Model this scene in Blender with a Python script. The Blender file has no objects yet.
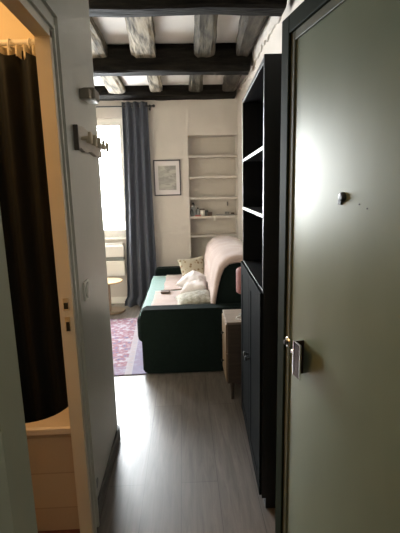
import bpy, bmesh, math, random
from mathutils import Vector, Matrix, noise

random.seed(7)
S = bpy.context.scene
COL = S.collection
PI = math.pi

# ------------------------------------------------------------------ camera
cam_d = bpy.data.cameras.new('camera')
cam = bpy.data.objects.new('camera', cam_d)
COL.objects.link(cam)
S.camera = cam
cam_d.sensor_fit = 'VERTICAL'
cam_d.sensor_height = 24.0
cam_d.lens = 24.0 * 402.0 / 533.0
cam_d.clip_start = 0.02
RX = Vector((0.99886499, -0.03072923, 0.03639283))     # world X in image axes (right, down, forward)
RY = Vector((-0.04150724, -0.18678256, 0.98152403))
RZ = Vector((-0.02336394, -0.98192056, -0.18784604))
right = Vector((RX[0], RY[0], RZ[0]))
down = Vector((RX[1], RY[1], RZ[1]))
fwd = Vector((RX[2], RY[2], RZ[2]))
m = Matrix.Identity(4)
for i in range(3):
    m[i][0] = right[i]; m[i][1] = -down[i]; m[i][2] = -fwd[i]
m[0][3], m[1][3], m[2][3] = 0, 0, 1.5
cam.matrix_world = m

# ------------------------------------------------------------------ world, daylight, exposure
world = bpy.data.worlds.new('overcast_sky')
S.world = world
world.use_nodes = True
bg = world.node_tree.nodes['Background']
bg.inputs[0].default_value = (0.93, 0.965, 1.0, 1)
bg.inputs[1].default_value = 54.0
S.view_settings.view_transform = 'Standard'
S.view_settings.look = 'None'
S.view_settings.gamma = 1.0
S.view_settings.use_curve_mapping = False
S.view_settings.exposure = 0.42
S.cycles.max_bounces = 14
S.cycles.diffuse_bounces = 8
S.cycles.glossy_bounces = 6
S.cycles.transparent_max_bounces = 12

def portal(name, loc, sx, sz):
    l = bpy.data.lights.new(name, 'AREA')
    l.shape = 'RECTANGLE'; l.size = sx; l.size_y = sz
    l.cycles.is_portal = True
    o = bpy.data.objects.new(name, l); COL.objects.link(o)
    o.location = loc; o.rotation_euler = (-PI/2, 0, 0)
    return o
portal('window_daylight', (-1.245, 5.60, 1.665), 1.0, 1.49)
portal('window_daylight', (-2.75, 5.60, 1.665), 1.0, 1.49)

# ------------------------------------------------------------------ materials
def mat(name, col, rough=0.6, var=0.12, scale=6.0, stretch=(1, 1, 1), bump=0.0, bscale=None, spec=0.5,
        metal=0.0, sheen=0.0, col2=None, contrast=0.5, emit=None, coat=0.0, rvar=0.0, detail=4.0, tint=(1, 1, 1)):
    M = bpy.data.materials.new(name); M.use_nodes = True
    nt = M.node_tree; n = nt.nodes; L = nt.links
    b = n['Principled BSDF']
    b.inputs['Roughness'].default_value = rough
    b.inputs['Metallic'].default_value = metal
    b.inputs['Specular IOR Level'].default_value = spec
    b.inputs['Sheen Weight'].default_value = sheen
    b.inputs['Sheen Roughness'].default_value = 0.4
    b.inputs['Coat Weight'].default_value = coat
    tc = n.new('ShaderNodeTexCoord'); mp = n.new('ShaderNodeMapping')
    mp.inputs['Scale'].default_value = stretch
    L.new(tc.outputs['Object'], mp.inputs['Vector'])
    nz = n.new('ShaderNodeTexNoise'); nz.inputs['Scale'].default_value = scale
    nz.inputs['Detail'].default_value = detail; nz.inputs['Roughness'].default_value = 0.6
    L.new(mp.outputs[0], nz.inputs['Vector'])
    cr = n.new('ShaderNodeValToRGB')
    lo = 0.5 - 0.5*(1-contrast); hi = 0.5 + 0.5*(1-contrast)
    cr.color_ramp.elements[0].position = max(0.0, lo); cr.color_ramp.elements[1].position = min(1.0, hi)
    c2 = col2 if col2 else tuple(min(1, c*(1+var)) for c in col)
    c1 = col if col2 else tuple(c*(1-var) for c in col)
    cr.color_ramp.elements[0].color = (*c1, 1); cr.color_ramp.elements[1].color = (*c2, 1)
    L.new(nz.outputs['Fac'], cr.inputs[0])
    L.new(cr.outputs[0], b.inputs['Base Color'])
    if bump:
        nb = n.new('ShaderNodeTexNoise'); nb.inputs['Scale'].default_value = bscale or scale*6
        nb.inputs['Detail'].default_value = 3
        L.new(mp.outputs[0], nb.inputs['Vector'])
        bp = n.new('ShaderNodeBump'); bp.inputs['Strength'].default_value = bump
        bp.inputs['Distance'].default_value = 0.01
        L.new(nb.outputs['Fac'], bp.inputs['Height']); L.new(bp.outputs[0], b.inputs['Normal'])
    if rvar:
        mr = n.new('ShaderNodeMapRange'); mr.inputs[3].default_value = rough-rvar; mr.inputs[4].default_value = rough+rvar
        L.new(nz.outputs['Fac'], mr.inputs[0]); L.new(mr.outputs[0], b.inputs['Roughness'])
    if emit:
        b.inputs['Emission Color'].default_value = (*emit[0], 1); b.inputs['Emission Strength'].default_value = emit[1]
    b.inputs['Specular Tint'].default_value = (*tint, 1)
    return M

WALL = mat('cream_plaster', (0.59, 0.545, 0.495), 0.75, 0.04, 3, bump=0.12, bscale=30)
WALLC = mat('satin_grey_white_paint', (0.50, 0.495, 0.44), 0.36, 0.05, 3, bump=0.06, bscale=25)
TRIMC = mat('satin_trim_paint', (0.62, 0.57, 0.46), 0.40, 0.04, 5)
WHITE = mat('white_paint', (0.78, 0.75, 0.69), 0.5, 0.03, 5)
CEIL = mat('ceiling_plaster', (0.50, 0.475, 0.44), 0.85, 0.05, 4, bump=0.2, bscale=20)
LANDW = mat('landing_plaster', (0.45, 0.43, 0.38), 0.8, 0.05, 3)
GREEN = mat('sage_green_satin_paint', (0.160, 0.190, 0.130), 0.35, 0.06, 7, stretch=(6, 1, 0.5), bump=0.012, bscale=30, rvar=0.04, tint=(1.0, 0.97, 0.80))
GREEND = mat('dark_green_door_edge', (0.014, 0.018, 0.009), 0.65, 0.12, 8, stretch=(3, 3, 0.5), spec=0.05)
GREENB = mat('olive_green_moulding', (0.09, 0.09, 0.05), 0.55, 0.12, 8, stretch=(3, 3, 0.5), spec=0.3)
FRAMEG = mat('grey_green_frame_paint', (0.38, 0.39, 0.30), 0.5, 0.05, 6)
BLACKW = mat('black_brown_veneer', (0.012, 0.012, 0.012), 0.36, 0.25, 9, stretch=(4, 4, 0.6), spec=0.4)
BLACKD = mat('black_door_veneer', (0.006, 0.007, 0.007), 0.6, 0.25, 9, stretch=(4, 4, 0.6), spec=0.02)
EDGEW = mat('pale_edge_band', (0.80, 0.78, 0.72), 0.5, 0.03, 8)
BROWNW = mat('walnut_wood', (0.058, 0.043, 0.032), 0.5, 0.3, 5, stretch=(1.5, 12, 12), bump=0.05)
BROWNT = mat('grey_walnut_top', (0.25, 0.20, 0.16), 0.45, 0.2, 5, stretch=(1.5, 12, 12))
TANW = mat('light_tan_wood', (0.52, 0.35, 0.19), 0.4, 0.2, 5, stretch=(3, 12, 3))
DRAWW = mat('brown_drawer_wood', (0.17, 0.115, 0.07), 0.4, 0.2, 5, stretch=(3, 12, 3))
RACKW = mat('grey_washed_wood', (0.42, 0.37, 0.30), 0.5, 0.2, 8, stretch=(4, 1, 8))
RACKE = mat('dark_rack_edge', (0.085, 0.068, 0.055), 0.6, 0.2, 9)
PEGW = mat('pale_peg_wood', (0.62, 0.53, 0.39), 0.45, 0.12, 9)
BOXG = mat('grey_brown_plastic', (0.20, 0.17, 0.125), 0.45, 0.06, 9)
CHROME = mat('chrome', (0.75, 0.74, 0.72), 0.15, 0.03, 9, metal=1.0)
STEEL = mat('brown_brushed_steel', (0.085, 0.060, 0.045), 0.4, 0.1, 9, stretch=(1, 20, 1), metal=1.0)
BLACKM = mat('black_metal', (0.012, 0.012, 0.012), 0.35, 0.1, 9)
SOFA = mat('dark_green_velvet', (0.0065, 0.0110, 0.0095), 0.9, 0.2, 40, sheen=0.0, spec=0.06, bump=0.08, bscale=250)
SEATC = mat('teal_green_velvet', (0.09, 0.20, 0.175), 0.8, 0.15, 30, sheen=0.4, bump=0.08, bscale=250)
THROW = mat('pale_pink_cotton', (0.34, 0.255, 0.22), 0.9, 0.06, 14, sheen=0.2, bump=0.25, bscale=60)
CUSHW = mat('white_fluffy_cotton', (0.58, 0.54, 0.53), 0.95, 0.06, 12, sheen=0.3, bump=0.5, bscale=50)
CURT = mat('slate_blue_curtain', (0.052, 0.060, 0.080), 0.85, 0.15, 20, sheen=0.25, bump=0.1, bscale=300)
SHOWC = mat('charcoal_shower_curtain', (0.006, 0.0075, 0.0085), 0.7, 0.15, 5, spec=0.15)
SHOWT = mat('translucent_ruffled_hem', (0.50, 0.44, 0.33), 0.6, 0.12, 40, stretch=(1, 1, 0.1))
BATHW = mat('warm_bathroom_plaster', (0.80, 0.70, 0.52), 0.7, 0.03, 3)
TUBM = mat('cream_enamel', (0.62, 0.54, 0.43), 0.2, 0.03, 5)
BATHF = mat('dark_red_floor', (0.07, 0.02, 0.018), 0.5, 0.2, 8)
PINK = mat('salmon_pink_shade', (0.19, 0.055, 0.045), 0.6, 0.08, 20)
RADI = mat('radiator_enamel', (0.74, 0.72, 0.68), 0.4, 0.03, 4)
RADG = mat('radiator_grille_grey', (0.22, 0.23, 0.22), 0.6, 0.1, 8)
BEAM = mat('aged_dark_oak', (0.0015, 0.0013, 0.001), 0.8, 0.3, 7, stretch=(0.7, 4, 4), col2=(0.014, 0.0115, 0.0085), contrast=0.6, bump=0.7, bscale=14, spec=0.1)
JOISTL = mat('worn_grey_oak', (0.03, 0.025, 0.018), 0.85, 0.3, 6, stretch=(4, 0.5, 4), col2=(0.24, 0.205, 0.15), contrast=0.72, bump=0.9, bscale=14, spec=0.2)
JOISTM = mat('brown_grey_oak', (0.015, 0.013, 0.009), 0.85, 0.3, 6, stretch=(4, 0.6, 4), col2=(0.085, 0.073, 0.052), contrast=0.6, bump=0.7, bscale=14, spec=0.2)
JOISTD = mat('dark_stained_oak', (0.012, 0.010, 0.0075), 0.85, 0.3, 6, stretch=(4, 0.8, 4), col2=(0.06, 0.05, 0.037), contrast=0.55, bump=0.7, bscale=14, spec=0.2)
DARKT = mat('dark_skirting', (0.075, 0.068, 0.06), 0.45, 0.1, 8)
PFRAME = mat('dark_aubergine_frame', (0.035, 0.026, 0.035), 0.4, 0.1, 9)
PMAT = mat('picture_mount_card', (0.66, 0.62, 0.62), 0.6, 0.02, 5)
GLASSB = mat('dark_glass', (0.07, 0.08, 0.08), 0.15, 0.1, 5)
GLASSC = mat('grey_bottle_glass', (0.30, 0.31, 0.31), 0.15, 0.1, 5)
REDP = mat('muted_red', (0.35, 0.07, 0.05), 0.5, 0.1, 8)
BROWNP = mat('dark_brown', (0.08, 0.05, 0.035), 0.5, 0.15, 8)
GREYM = mat('mid_grey', (0.25, 0.24, 0.23), 0.5, 0.1, 8)
OUTM = mat('pale_courtyard_render', (0.8, 0.78, 0.74), 0.9, 0.03, 2)

def floor_material():
    M = bpy.data.materials.new('oak_vinyl_planks'); M.use_nodes = True
    nt = M.node_tree; n = nt.nodes; L = nt.links; b = n['Principled BSDF']
    tc = n.new('ShaderNodeTexCoord')
    mp = n.new('ShaderNodeMapping'); mp.inputs['Rotation'].default_value = (0, 0, PI/2)
    mp.inputs['Location'].default_value = (0.18, 0.055, 0)
    L.new(tc.outputs['Object'], mp.inputs[0])
    br = n.new('ShaderNodeTexBrick')
    br.inputs['Scale'].default_value = 1.0
    br.inputs['Brick Width'].default_value = 1.22; br.inputs['Row Height'].default_value = 0.19
    br.inputs['Mortar Size'].default_value = 0.0016; br.inputs['Mortar Smooth'].default_value = 0.3
    br.inputs['Color1'].default_value = (0.125, 0.106, 0.089, 1); br.inputs['Color2'].default_value = (0.150, 0.129, 0.109, 1)
    br.inputs['Mortar'].default_value = (0.035, 0.029, 0.024, 1)
    br.offset = 0.37
    L.new(mp.outputs[0], br.inputs['Vector'])
    m2 = n.new('ShaderNodeMapping'); m2.inputs['Scale'].default_value = (10, 0.9, 1)
    L.new(tc.outputs['Object'], m2.inputs[0])
    nz = n.new('ShaderNodeTexNoise'); nz.inputs['Scale'].default_value = 3.2; nz.inputs['Detail'].default_value = 7
    nz.inputs['Roughness'].default_value = 0.65; nz.inputs['Distortion'].default_value = 0.9
    L.new(m2.outputs[0], nz.inputs['Vector'])
    cr = n.new('ShaderNodeValToRGB')
    cr.color_ramp.elements[0].position = 0.3; cr.color_ramp.elements[0].color = (0.50, 0.48, 0.46, 1)
    cr.color_ramp.elements[1].position = 0.7; cr.color_ramp.elements[1].color = (1.2, 1.2, 1.2, 1)
    L.new(nz.outputs['Fac'], cr.inputs[0])
    mx = n.new('ShaderNodeMix'); mx.data_type = 'RGBA'; mx.blend_type = 'MULTIPLY'; mx.inputs[0].default_value = 1
    L.new(br.outputs['Color'], mx.inputs[6]); L.new(cr.outputs[0], mx.inputs[7])
    L.new(mx.outputs[2], b.inputs['Base Color'])
    mr = n.new('ShaderNodeMapRange'); mr.inputs[3].default_value = 0.44; mr.inputs[4].default_value = 0.32
    L.new(nz.outputs['Fac'], mr.inputs[0]); L.new(mr.outputs[0], b.inputs['Roughness'])
    bp = n.new('ShaderNodeBump'); bp.inputs['Strength'].default_value = 0.015; bp.inputs['Distance'].default_value = 0.01
    L.new(nz.outputs['Fac'], bp.inputs['Height']); L.new(bp.outputs[0], b.inputs['Normal'])
    b.inputs['Specular IOR Level'].default_value = 1.0
    return M
FLOORM = floor_material()

def rug_material():
    M = bpy.data.materials.new('faded_persian_rug'); M.use_nodes = True
    nt = M.node_tree; n = nt.nodes; L = nt.links; b = n['Principled BSDF']
    b.inputs['Roughness'].default_value = 0.95; b.inputs['Sheen Weight'].default_value = 0.2
    tc = n.new('ShaderNodeTexCoord')
    vo = n.new('ShaderNodeTexVoronoi'); vo.inputs['Scale'].default_value = 16
    L.new(tc.outputs['Object'], vo.inputs['Vector'])
    nz = n.new('ShaderNodeTexNoise'); nz.inputs['Scale'].default_value = 24; nz.inputs['Detail'].default_value = 5
    L.new(tc.outputs['Object'], nz.inputs['Vector'])
    cr = n.new('ShaderNodeValToRGB'); cr.color_ramp.interpolation = 'LINEAR'
    e = cr.color_ramp.elements
    e[0].position = 0.30; e[0].color = (0.035, 0.045, 0.12, 1)
    e[1].position = 0.72; e[1].color = (0.29, 0.27, 0.31, 1)
    x = e.new(0.43); x.color = (0.11, 0.10, 0.20, 1)
    x = e.new(0.52); x.color = (0.19, 0.05, 0.07, 1)
    x = e.new(0.61); x.color = (0.22, 0.13, 0.17, 1)
    ad = n.new('ShaderNodeMath'); ad.operation = 'MULTIPLY_ADD'; ad.inputs[1].default_value = 0.35
    L.new(vo.outputs['Distance'], ad.inputs[0])
    sb = n.new('ShaderNodeMath'); sb.operation = 'MULTIPLY'; sb.inputs[1].default_value = 0.8
    L.new(nz.outputs['Fac'], sb.inputs[0]); L.new(sb.outputs[0], ad.inputs[2])
    L.new(ad.outputs[0], cr.inputs[0])
    # border: lilac band and a pale stripe along the long side and the near end
    sx = n.new('ShaderNodeSeparateXYZ'); L.new(tc.outputs['Object'], sx.inputs[0])
    def band(inp, lo, hi):
        a = n.new('ShaderNodeMath'); a.operation = 'GREATER_THAN'; a.inputs[1].default_value = lo
        c = n.new('ShaderNodeMath'); c.operation = 'LESS_THAN'; c.inputs[1].default_value = hi
        d = n.new('ShaderNodeMath'); d.operation = 'MULTIPLY'
        L.new(inp, a.inputs[0]); L.new(inp, c.inputs[0]); L.new(a.outputs[0], d.inputs[0]); L.new(c.outputs[0], d.inputs[1])
        return d.outputs[0]
    def overlay(prev, colr, fac, k):
        mx = n.new('ShaderNodeMix'); mx.data_type = 'RGBA'
        f = n.new('ShaderNodeMath'); f.operation = 'MULTIPLY'; f.inputs[1].default_value = k
        L.new(fac, f.inputs[0]); L.new(f.outputs[0], mx.inputs[0])
        L.new(prev, mx.inputs[6]); mx.inputs[7].default_value = (*colr, 1)
        return mx.outputs[2]
    c = cr.outputs[0]
    c = overlay(c, (0.16, 0.15, 0.24), band(sx.outputs[0], 0.62, 2.0), 0.75)
    c = overlay(c, (0.16, 0.15, 0.24), band(sx.outputs[1], -2.0, -0.60), 0.5)
    c = overlay(c, (0.30, 0.28, 0.30), band(sx.outputs[0], 0.57, 0.63), 0.75)
    L.new(c, b.inputs['Base Color'])
    bp = n.new('ShaderNodeBump'); bp.inputs['Strength'].default_value = 0.3
    L.new(nz.outputs['Fac'], bp.inputs['Height']); L.new(bp.outputs[0], b.inputs['Normal'])
    return M
RUGM = rug_material()

def tile_material():
    M = bpy.data.materials.new('beige_wall_tiles'); M.use_nodes = True
    nt = M.node_tree; n = nt.nodes; L = nt.links; b = n['Principled BSDF']
    tc = n.new('ShaderNodeTexCoord'); mp = n.new('ShaderNodeMapping')
    mp.inputs['Rotation'].default_value = (PI/2, 0, 0)
    L.new(tc.outputs['Object'], mp.inputs[0])
    br = n.new('ShaderNodeTexBrick'); br.offset = 0.0
    br.inputs['Scale'].default_value = 1; br.inputs['Brick Width'].default_value = 0.9; br.inputs['Row Height'].default_value = 0.168
    br.inputs['Mortar Size'].default_value = 0.003
    br.inputs['Color1'].default_value = (0.42, 0.34, 0.24, 1); br.inputs['Color2'].default_value = (0.46, 0.38, 0.27, 1)
    br.inputs['Mortar'].default_value = (0.34, 0.275, 0.195, 1)
    L.new(mp.outputs[0], br.inputs['Vector']); L.new(br.outputs['Color'], b.inputs['Base Color'])
    b.inputs['Roughness'].default_value = 0.3
    return M
TILES = tile_material()

def cushion_material():
    M = bpy.data.materials.new('cream_motif_cotton'); M.use_nodes = True
    nt = M.node_tree; n = nt.nodes; L = nt.links; b = n['Principled BSDF']
    b.inputs['Roughness'].default_value = 0.9
    tc = n.new('ShaderNodeTexCoord')
    vo = n.new('ShaderNodeTexVoronoi'); vo.inputs['Scale'].default_value = 22
    L.new(tc.outputs['Object'], vo.inputs['Vector'])
    cr = n.new('ShaderNodeValToRGB')
    cr.color_ramp.elements[0].position = 0.26; cr.color_ramp.elements[0].color = (0.24, 0.17, 0.10, 1)
    cr.color_ramp.elements[1].position = 0.38; cr.color_ramp.elements[1].color = (0.47, 0.43, 0.33, 1)
    L.new(vo.outputs['Distance'], cr.inputs[0]); L.new(cr.outputs[0], b.inputs['Base Color'])
    return M
CUSHP = cushion_material()
CUSHG = mat('grey_woven_cotton', (0.20, 0.19, 0.15), 0.9, 0.1, 30, col2=(0.48, 0.46, 0.40), contrast=0.6, bump=0.3)

def print_material():
    M = bpy.data.materials.new('pale_landscape_print'); M.use_nodes = True
    nt = M.node_tree; n = nt.nodes; L = nt.links; b = n['Principled BSDF']
    b.inputs['Roughness'].default_value = 0.6
    tc = n.new('ShaderNodeTexCoord'); mp = n.new('ShaderNodeMapping')
    mp.inputs['Rotation'].default_value = (0, 0.5, 0); mp.inputs['Scale'].default_value = (4, 4, 14)
    L.new(tc.outputs['Object'], mp.inputs[0])
    nz = n.new('ShaderNodeTexNoise'); nz.inputs['Scale'].default_value = 1.6; nz.inputs['Detail'].default_value = 5; nz.inputs['Distortion'].default_value = 1.2
    L.new(mp.outputs[0], nz.inputs['Vector'])
    cr = n.new('ShaderNodeValToRGB')
    cr.color_ramp.elements[0].position = 0.36; cr.color_ramp.elements[0].color = (0.26, 0.255, 0.235, 1)
    cr.color_ramp.elements[1].position = 0.60; cr.color_ramp.elements[1].color = (0.44, 0.42, 0.38, 1)
    L.new(nz.outputs['Fac'], cr.inputs[0]); L.new(cr.outputs[0], b.inputs['Base Color'])
    return M
PRINTM = print_material()

def glass_material():
    M = bpy.data.materials.new('window_glass'); M.use_nodes = True
    nt = M.node_tree; n = nt.nodes; L = nt.links
    n.remove(n['Principled BSDF'])
    t = n.new('ShaderNodeBsdfTransparent'); t.inputs[0].default_value = (0.96, 0.97, 0.97, 1)
    g = n.new('ShaderNodeBsdfGlossy'); g.inputs['Roughness'].default_value = 0.02
    mx = n.new('ShaderNodeMixShader'); mx.inputs[0].default_value = 0.05
    L.new(t.outputs[0], mx.inputs[1]); L.new(g.outputs[0], mx.inputs[2])
    L.new(mx.outputs[0], n['Material Output'].inputs[0])
    return M
GLASS = glass_material()

# ------------------------------------------------------------------ object helpers
ROOTM = {}
def setp(o, label=None, cat=None, group=None, kind=None):
    if label: o['label'] = label
    if cat: o['category'] = cat
    if group: o['group'] = group
    if kind: o['kind'] = kind
    return o

def thing(name, label, cat, loc, rotz=0.0, group=None, kind=None):
    o = bpy.data.objects.new(name, None); COL.objects.link(o)
    o.empty_display_size = 0.05
    o.location = loc; o.rotation_euler = (0, 0, rotz)
    ROOTM[o.name] = Matrix.Translation(Vector(loc)) @ Matrix.Rotation(rotz, 4, 'Z')
    return setp(o, label, cat, group, kind)

class MB:
    """collects shapes, then links them as ONE mesh object"""
    def __init__(s): s.bm = bmesh.new()
    def box(s, x0, y0, z0, x1, y1, z1, bevel=0.0, seg=2, rot=None, pivot=None):
        r = bmesh.ops.create_cube(s.bm, size=1.0)
        vs = r['verts']
        cx, cy, cz = (x0+x1)/2, (y0+y1)/2, (z0+z1)/2
        for v in vs:
            v.co = Vector((cx + v.co.x*abs(x1-x0), cy + v.co.y*abs(y1-y0), cz + v.co.z*abs(z1-z0)))
        if bevel:
            es = list({e for v in vs for e in v.link_edges})
            g = bmesh.ops.bevel(s.bm, geom=es, offset=bevel, segments=seg, affect='EDGES', profile=0.5)
            vs = list({v for f in g['faces'] for v in f.verts} | {v for v in vs if v.is_valid})
        if rot is not None:
            p = Vector(pivot) if pivot else Vector((cx, cy, cz))
            for v in vs: v.co = p + rot @ (v.co - p)
        return s
    def prism(s, pts, axis, a, b):
        """closed 2-D outline swept along an axis; pts are the two other coordinates in x,y,z order"""
        def P(p, t):
            if axis == 'x': return (t, p[0], p[1])
            if axis == 'y': return (p[0], t, p[1])
            return (p[0], p[1], t)
        A = [s.bm.verts.new(P(p, a)) for p in pts]; B = [s.bm.verts.new(P(p, b)) for p in pts]
        n = len(pts)
        s.bm.faces.new(A); s.bm.faces.new(B[::-1])
        for i in range(n): s.bm.faces.new((A[i], B[i], B[(i+1) % n], A[(i+1) % n]))
        return s
    def lathe(s, prof, c, axis='z', n=20):
        rings = []
        for r, h in prof:
            ring = []
            for k in range(n):
                a = 2*PI*k/n; u, w = r*math.cos(a), r*math.sin(a)
                p = {'z': (u, w, h), 'x': (h, u, w), 'y': (u, h, w)}[axis]
                ring.append(s.bm.verts.new(Vector(c) + Vector(p)))
            rings.append(ring)
        for i in range(len(rings)-1):
            for k in range(n):
                s.bm.faces.new((rings[i][k], rings[i][(k+1) % n], rings[i+1][(k+1) % n], rings[i+1][k]))
        s.bm.faces.new(rings[0]); s.bm.faces.new(rings[-1][::-1])
        return s
    def tube(s, pts, r, n=10):
        pts = [Vector(p) for p in pts]
        rr = r if isinstance(r, (list, tuple)) else [r]*len(pts)
        rings = []
        for i, p in enumerate(pts):
            t = (pts[min(i+1, len(pts)-1)] - pts[max(i-1, 0)]).normalized()
            up = Vector((0, 0, 1)) if abs(t.z) < 0.9 else Vector((1, 0, 0))
            u = t.cross(up).normalized(); w = t.cross(u).normalized()
            rings.append([s.bm.verts.new(p + rr[i]*(math.cos(2*PI*k/n)*u + math.sin(2*PI*k/n)*w)) for k in range(n)])
        for i in range(len(rings)-1):
            for k in range(n):
                s.bm.faces.new((rings[i][k], rings[i][(k+1) % n], rings[i+1][(k+1) % n], rings[i+1][k]))
        s.bm.faces.new(rings[0]); s.bm.faces.new(rings[-1][::-1])
        return s
    def torus(s, c, R, r, axis='y', n=16, k=8):
        V = []
        for i in range(n):
            a = 2*PI*i/n; row = []
            for j in range(k):
                b = 2*PI*j/k; q = R + r*math.cos(b)
                u, w, h = q*math.cos(a), q*math.sin(a), r*math.sin(b)
                p = {'z': (u, w, h), 'x': (h, u, w), 'y': (u, h, w)}[axis]
                row.append(s.bm.verts.new(Vector(c) + Vector(p)))
            V.append(row)
        for i in range(n):
            for j in range(k):
                s.bm.faces.new((V[i][j], V[(i+1) % n][j], V[(i+1) % n][(j+1) % k], V[i][(j+1) % k]))
        return s
    def sheet(s, fn, nu, nv, thick):
        """fn(u,v)->(point, normal); a closed cloth of real thickness"""
        F, Bk = [], []
        for i in range(nu+1):
            fr, br = [], []
            for j in range(nv+1):
                p, nn = fn(i/nu, j/nv); p = Vector(p); nn = Vector(nn)
                fr.append(s.bm.verts.new(p + nn*thick/2)); br.append(s.bm.verts.new(p - nn*thick/2))
            F.append(fr); Bk.append(br)
        for i in range(nu):
            for j in range(nv):
                s.bm.faces.new((F[i][j], F[i+1][j], F[i+1][j+1], F[i][j+1]))
                s.bm.faces.new((Bk[i][j], Bk[i][j+1], Bk[i+1][j+1], Bk[i+1][j]))
        for i in range(nu):
            s.bm.faces.new((F[i][0], Bk[i][0], Bk[i+1][0], F[i+1][0]))
            s.bm.faces.new((F[i][nv], F[i+1][nv], Bk[i+1][nv], Bk[i][nv]))
        for j in range(nv):
            s.bm.faces.new((F[0][j], F[0][j+1], Bk[0][j+1], Bk[0][j]))
            s.bm.faces.new((F[nu][j], Bk[nu][j], Bk[nu][j+1], F[nu][j+1]))
        return s
    def build(s, name, material, parent=None, local=False, smooth=False, label=None, origin=None):
        bmesh.ops.remove_doubles(s.bm, verts=s.bm.verts, dist=1e-6)
        bmesh.ops.recalc_face_normals(s.bm, faces=s.bm.faces)
        root = parent
        while root is not None and root.parent is not None: root = root.parent
        if root is not None and not local:
            M = ROOTM.get(root.name)
            if M is not None: s.bm.transform(M.inverted())
        if root is not None and root.name not in ROOTM: pass
        off = None
        if parent is None:
            if origin is None:
                xs = [v.co for v in s.bm.verts]
                lo = Vector((min(c.x for c in xs), min(c.y for c in xs), min(c.z for c in xs)))
                hi = Vector((max(c.x for c in xs), max(c.y for c in xs), max(c.z for c in xs)))
                origin = Vector(((lo.x+hi.x)/2, (lo.y+hi.y)/2, lo.z))
            off = Vector(origin)
            s.bm.transform(Matrix.Translation(-off))
        me = bpy.data.meshes.new(name); s.bm.to_mesh(me); s.bm.free()
        if smooth:
            for p in me.polygons: p.use_smooth = True
        o = bpy.data.objects.new(name, me); COL.objects.link(o)
        me.materials.append(material)
        if parent is not None: o.parent = parent
        else:
            o.location = off
            ROOTM[o.name] = Matrix.Translation(off)
        if label: o['label'] = label
        return o

def struct(name, mb, m, label, cat):
    return setp(mb.build(name, m, origin=(0, 0, 0)), label, cat, None, 'structure')

def duplicate(root, loc, label=None, rotz=None, name=None):
    r = root.copy(); COL.objects.link(r); r.location = loc
    if rotz is not None: r.rotation_euler = (0, 0, rotz)
    if label: r['label'] = label
    for ch in list(root.children):
        c = ch.copy(); COL.objects.link(c); c.parent = r
        for g in list(ch.children):
            d = g.copy(); COL.objects.link(d); d.parent = c
    return r

def rough_beam(axis, a0, a1, c0, c1, z0, z1, amp=0.008, seed=0.0, nseg=34, c0b=None, c1b=None, round_=0.014):
    """a hewn timber: subdivided bar with uneven faces; may drift sideways from (c0,c1) to (c0b,c1b)"""
    b = MB()
    c0b = c0 if c0b is None else c0b; c1b = c1 if c1b is None else c1b
    k = 5
    rings = []
    for i in range(nseg+1):
        t = i/nseg; a = a0 + (a1-a0)*t
        l, r = c0+(c0b-c0)*t, c1+(c1b-c1)*t
        sec = []
        for j in range(k): sec.append((l+(r-l)*j/k, z0))
        for j in range(k): sec.append((r, z0+(z1-z0)*j/k))
        for j in range(k): sec.append((r-(r-l)*j/k, z1))
        for j in range(k): sec.append((l, z1-(z1-z0)*j/k))
        ring = []
        for (c, z) in sec:
            mx, mz = (l+r)/2, (z0+z1)/2
            q = Vector((a*2.2+seed, c*7+seed*1.7, z*7))
            d = noise.noise(q)*amp + noise.noise(q*3.1)*amp*0.5
            ex, ez = abs(c-mx)/((r-l)/2), abs(z-mz)/((z1-z0)/2)
            dx, dz = (c-mx), (z-mz); ln = math.hypot(dx, dz) or 1
            cc, zz = c+dx/ln*d, z+dz/ln*d
            if ex > 0.95 and ez > 0.95:
                w = round_*(1+noise.noise(q*1.3))
                cc -= math.copysign(w, dx); zz -= math.copysign(w, dz)
            p = (a, cc, zz) if axis == 'x' else (cc, a, zz)
            ring.append(b.bm.verts.new(p))
        rings.append(ring)
    n = 4*k
    for i in range(nseg):
        for j in range(n):
            b.bm.faces.new((rings[i][j], rings[i+1][j], rings[i+1][(j+1) % n], rings[i][(j+1) % n]))
    b.bm.faces.new(rings[0]); b.bm.faces.new(rings[-1][::-1])
    return b

def pillow_mb(w, h, t, n=18, pinch=0.10, seed=0.0, wr=0.0):
    b = MB()
    top, bot = [], []
    for i in range(n+1):
        rt, rb = [], []
        for j in range(n+1):
            u, v = 2*i/n-1, 2*j/n-1
            x = w/2*u*(1-pinch*(1-v*v)*abs(u)**2); y = h/2*v*(1-pinch*(1-u*u)*abs(v)**2)
            z = t/2*max(0.0, (1-u*u)*(1-v*v))**0.42
            if wr: z *= 1+wr*noise.noise(Vector((u*2.4+seed, v*2.4, seed)))
            e = i in (0, n) or j in (0, n)
            vt = b.bm.verts.new((x, y, z)); rt.append(vt)
            rb.append(vt if e else b.bm.verts.new((x, y, -z)))
        top.append(rt); bot.append(rb)
    for i in range(n):
        for j in range(n):
            b.bm.faces.new((top[i][j], top[i+1][j], top[i+1][j+1], top[i][j+1]))
            b.bm.faces.new((bot[i][j], bot[i][j+1], bot[i+1][j+1], bot[i+1][j]))
    return b

# ================================================================== THE SETTING
XL = -0.45          # corridor left wall
XR = 0.72           # right wall
YB = 5.35           # window wall
YF = 0.60           # entrance wall
ZC = 2.85

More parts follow.
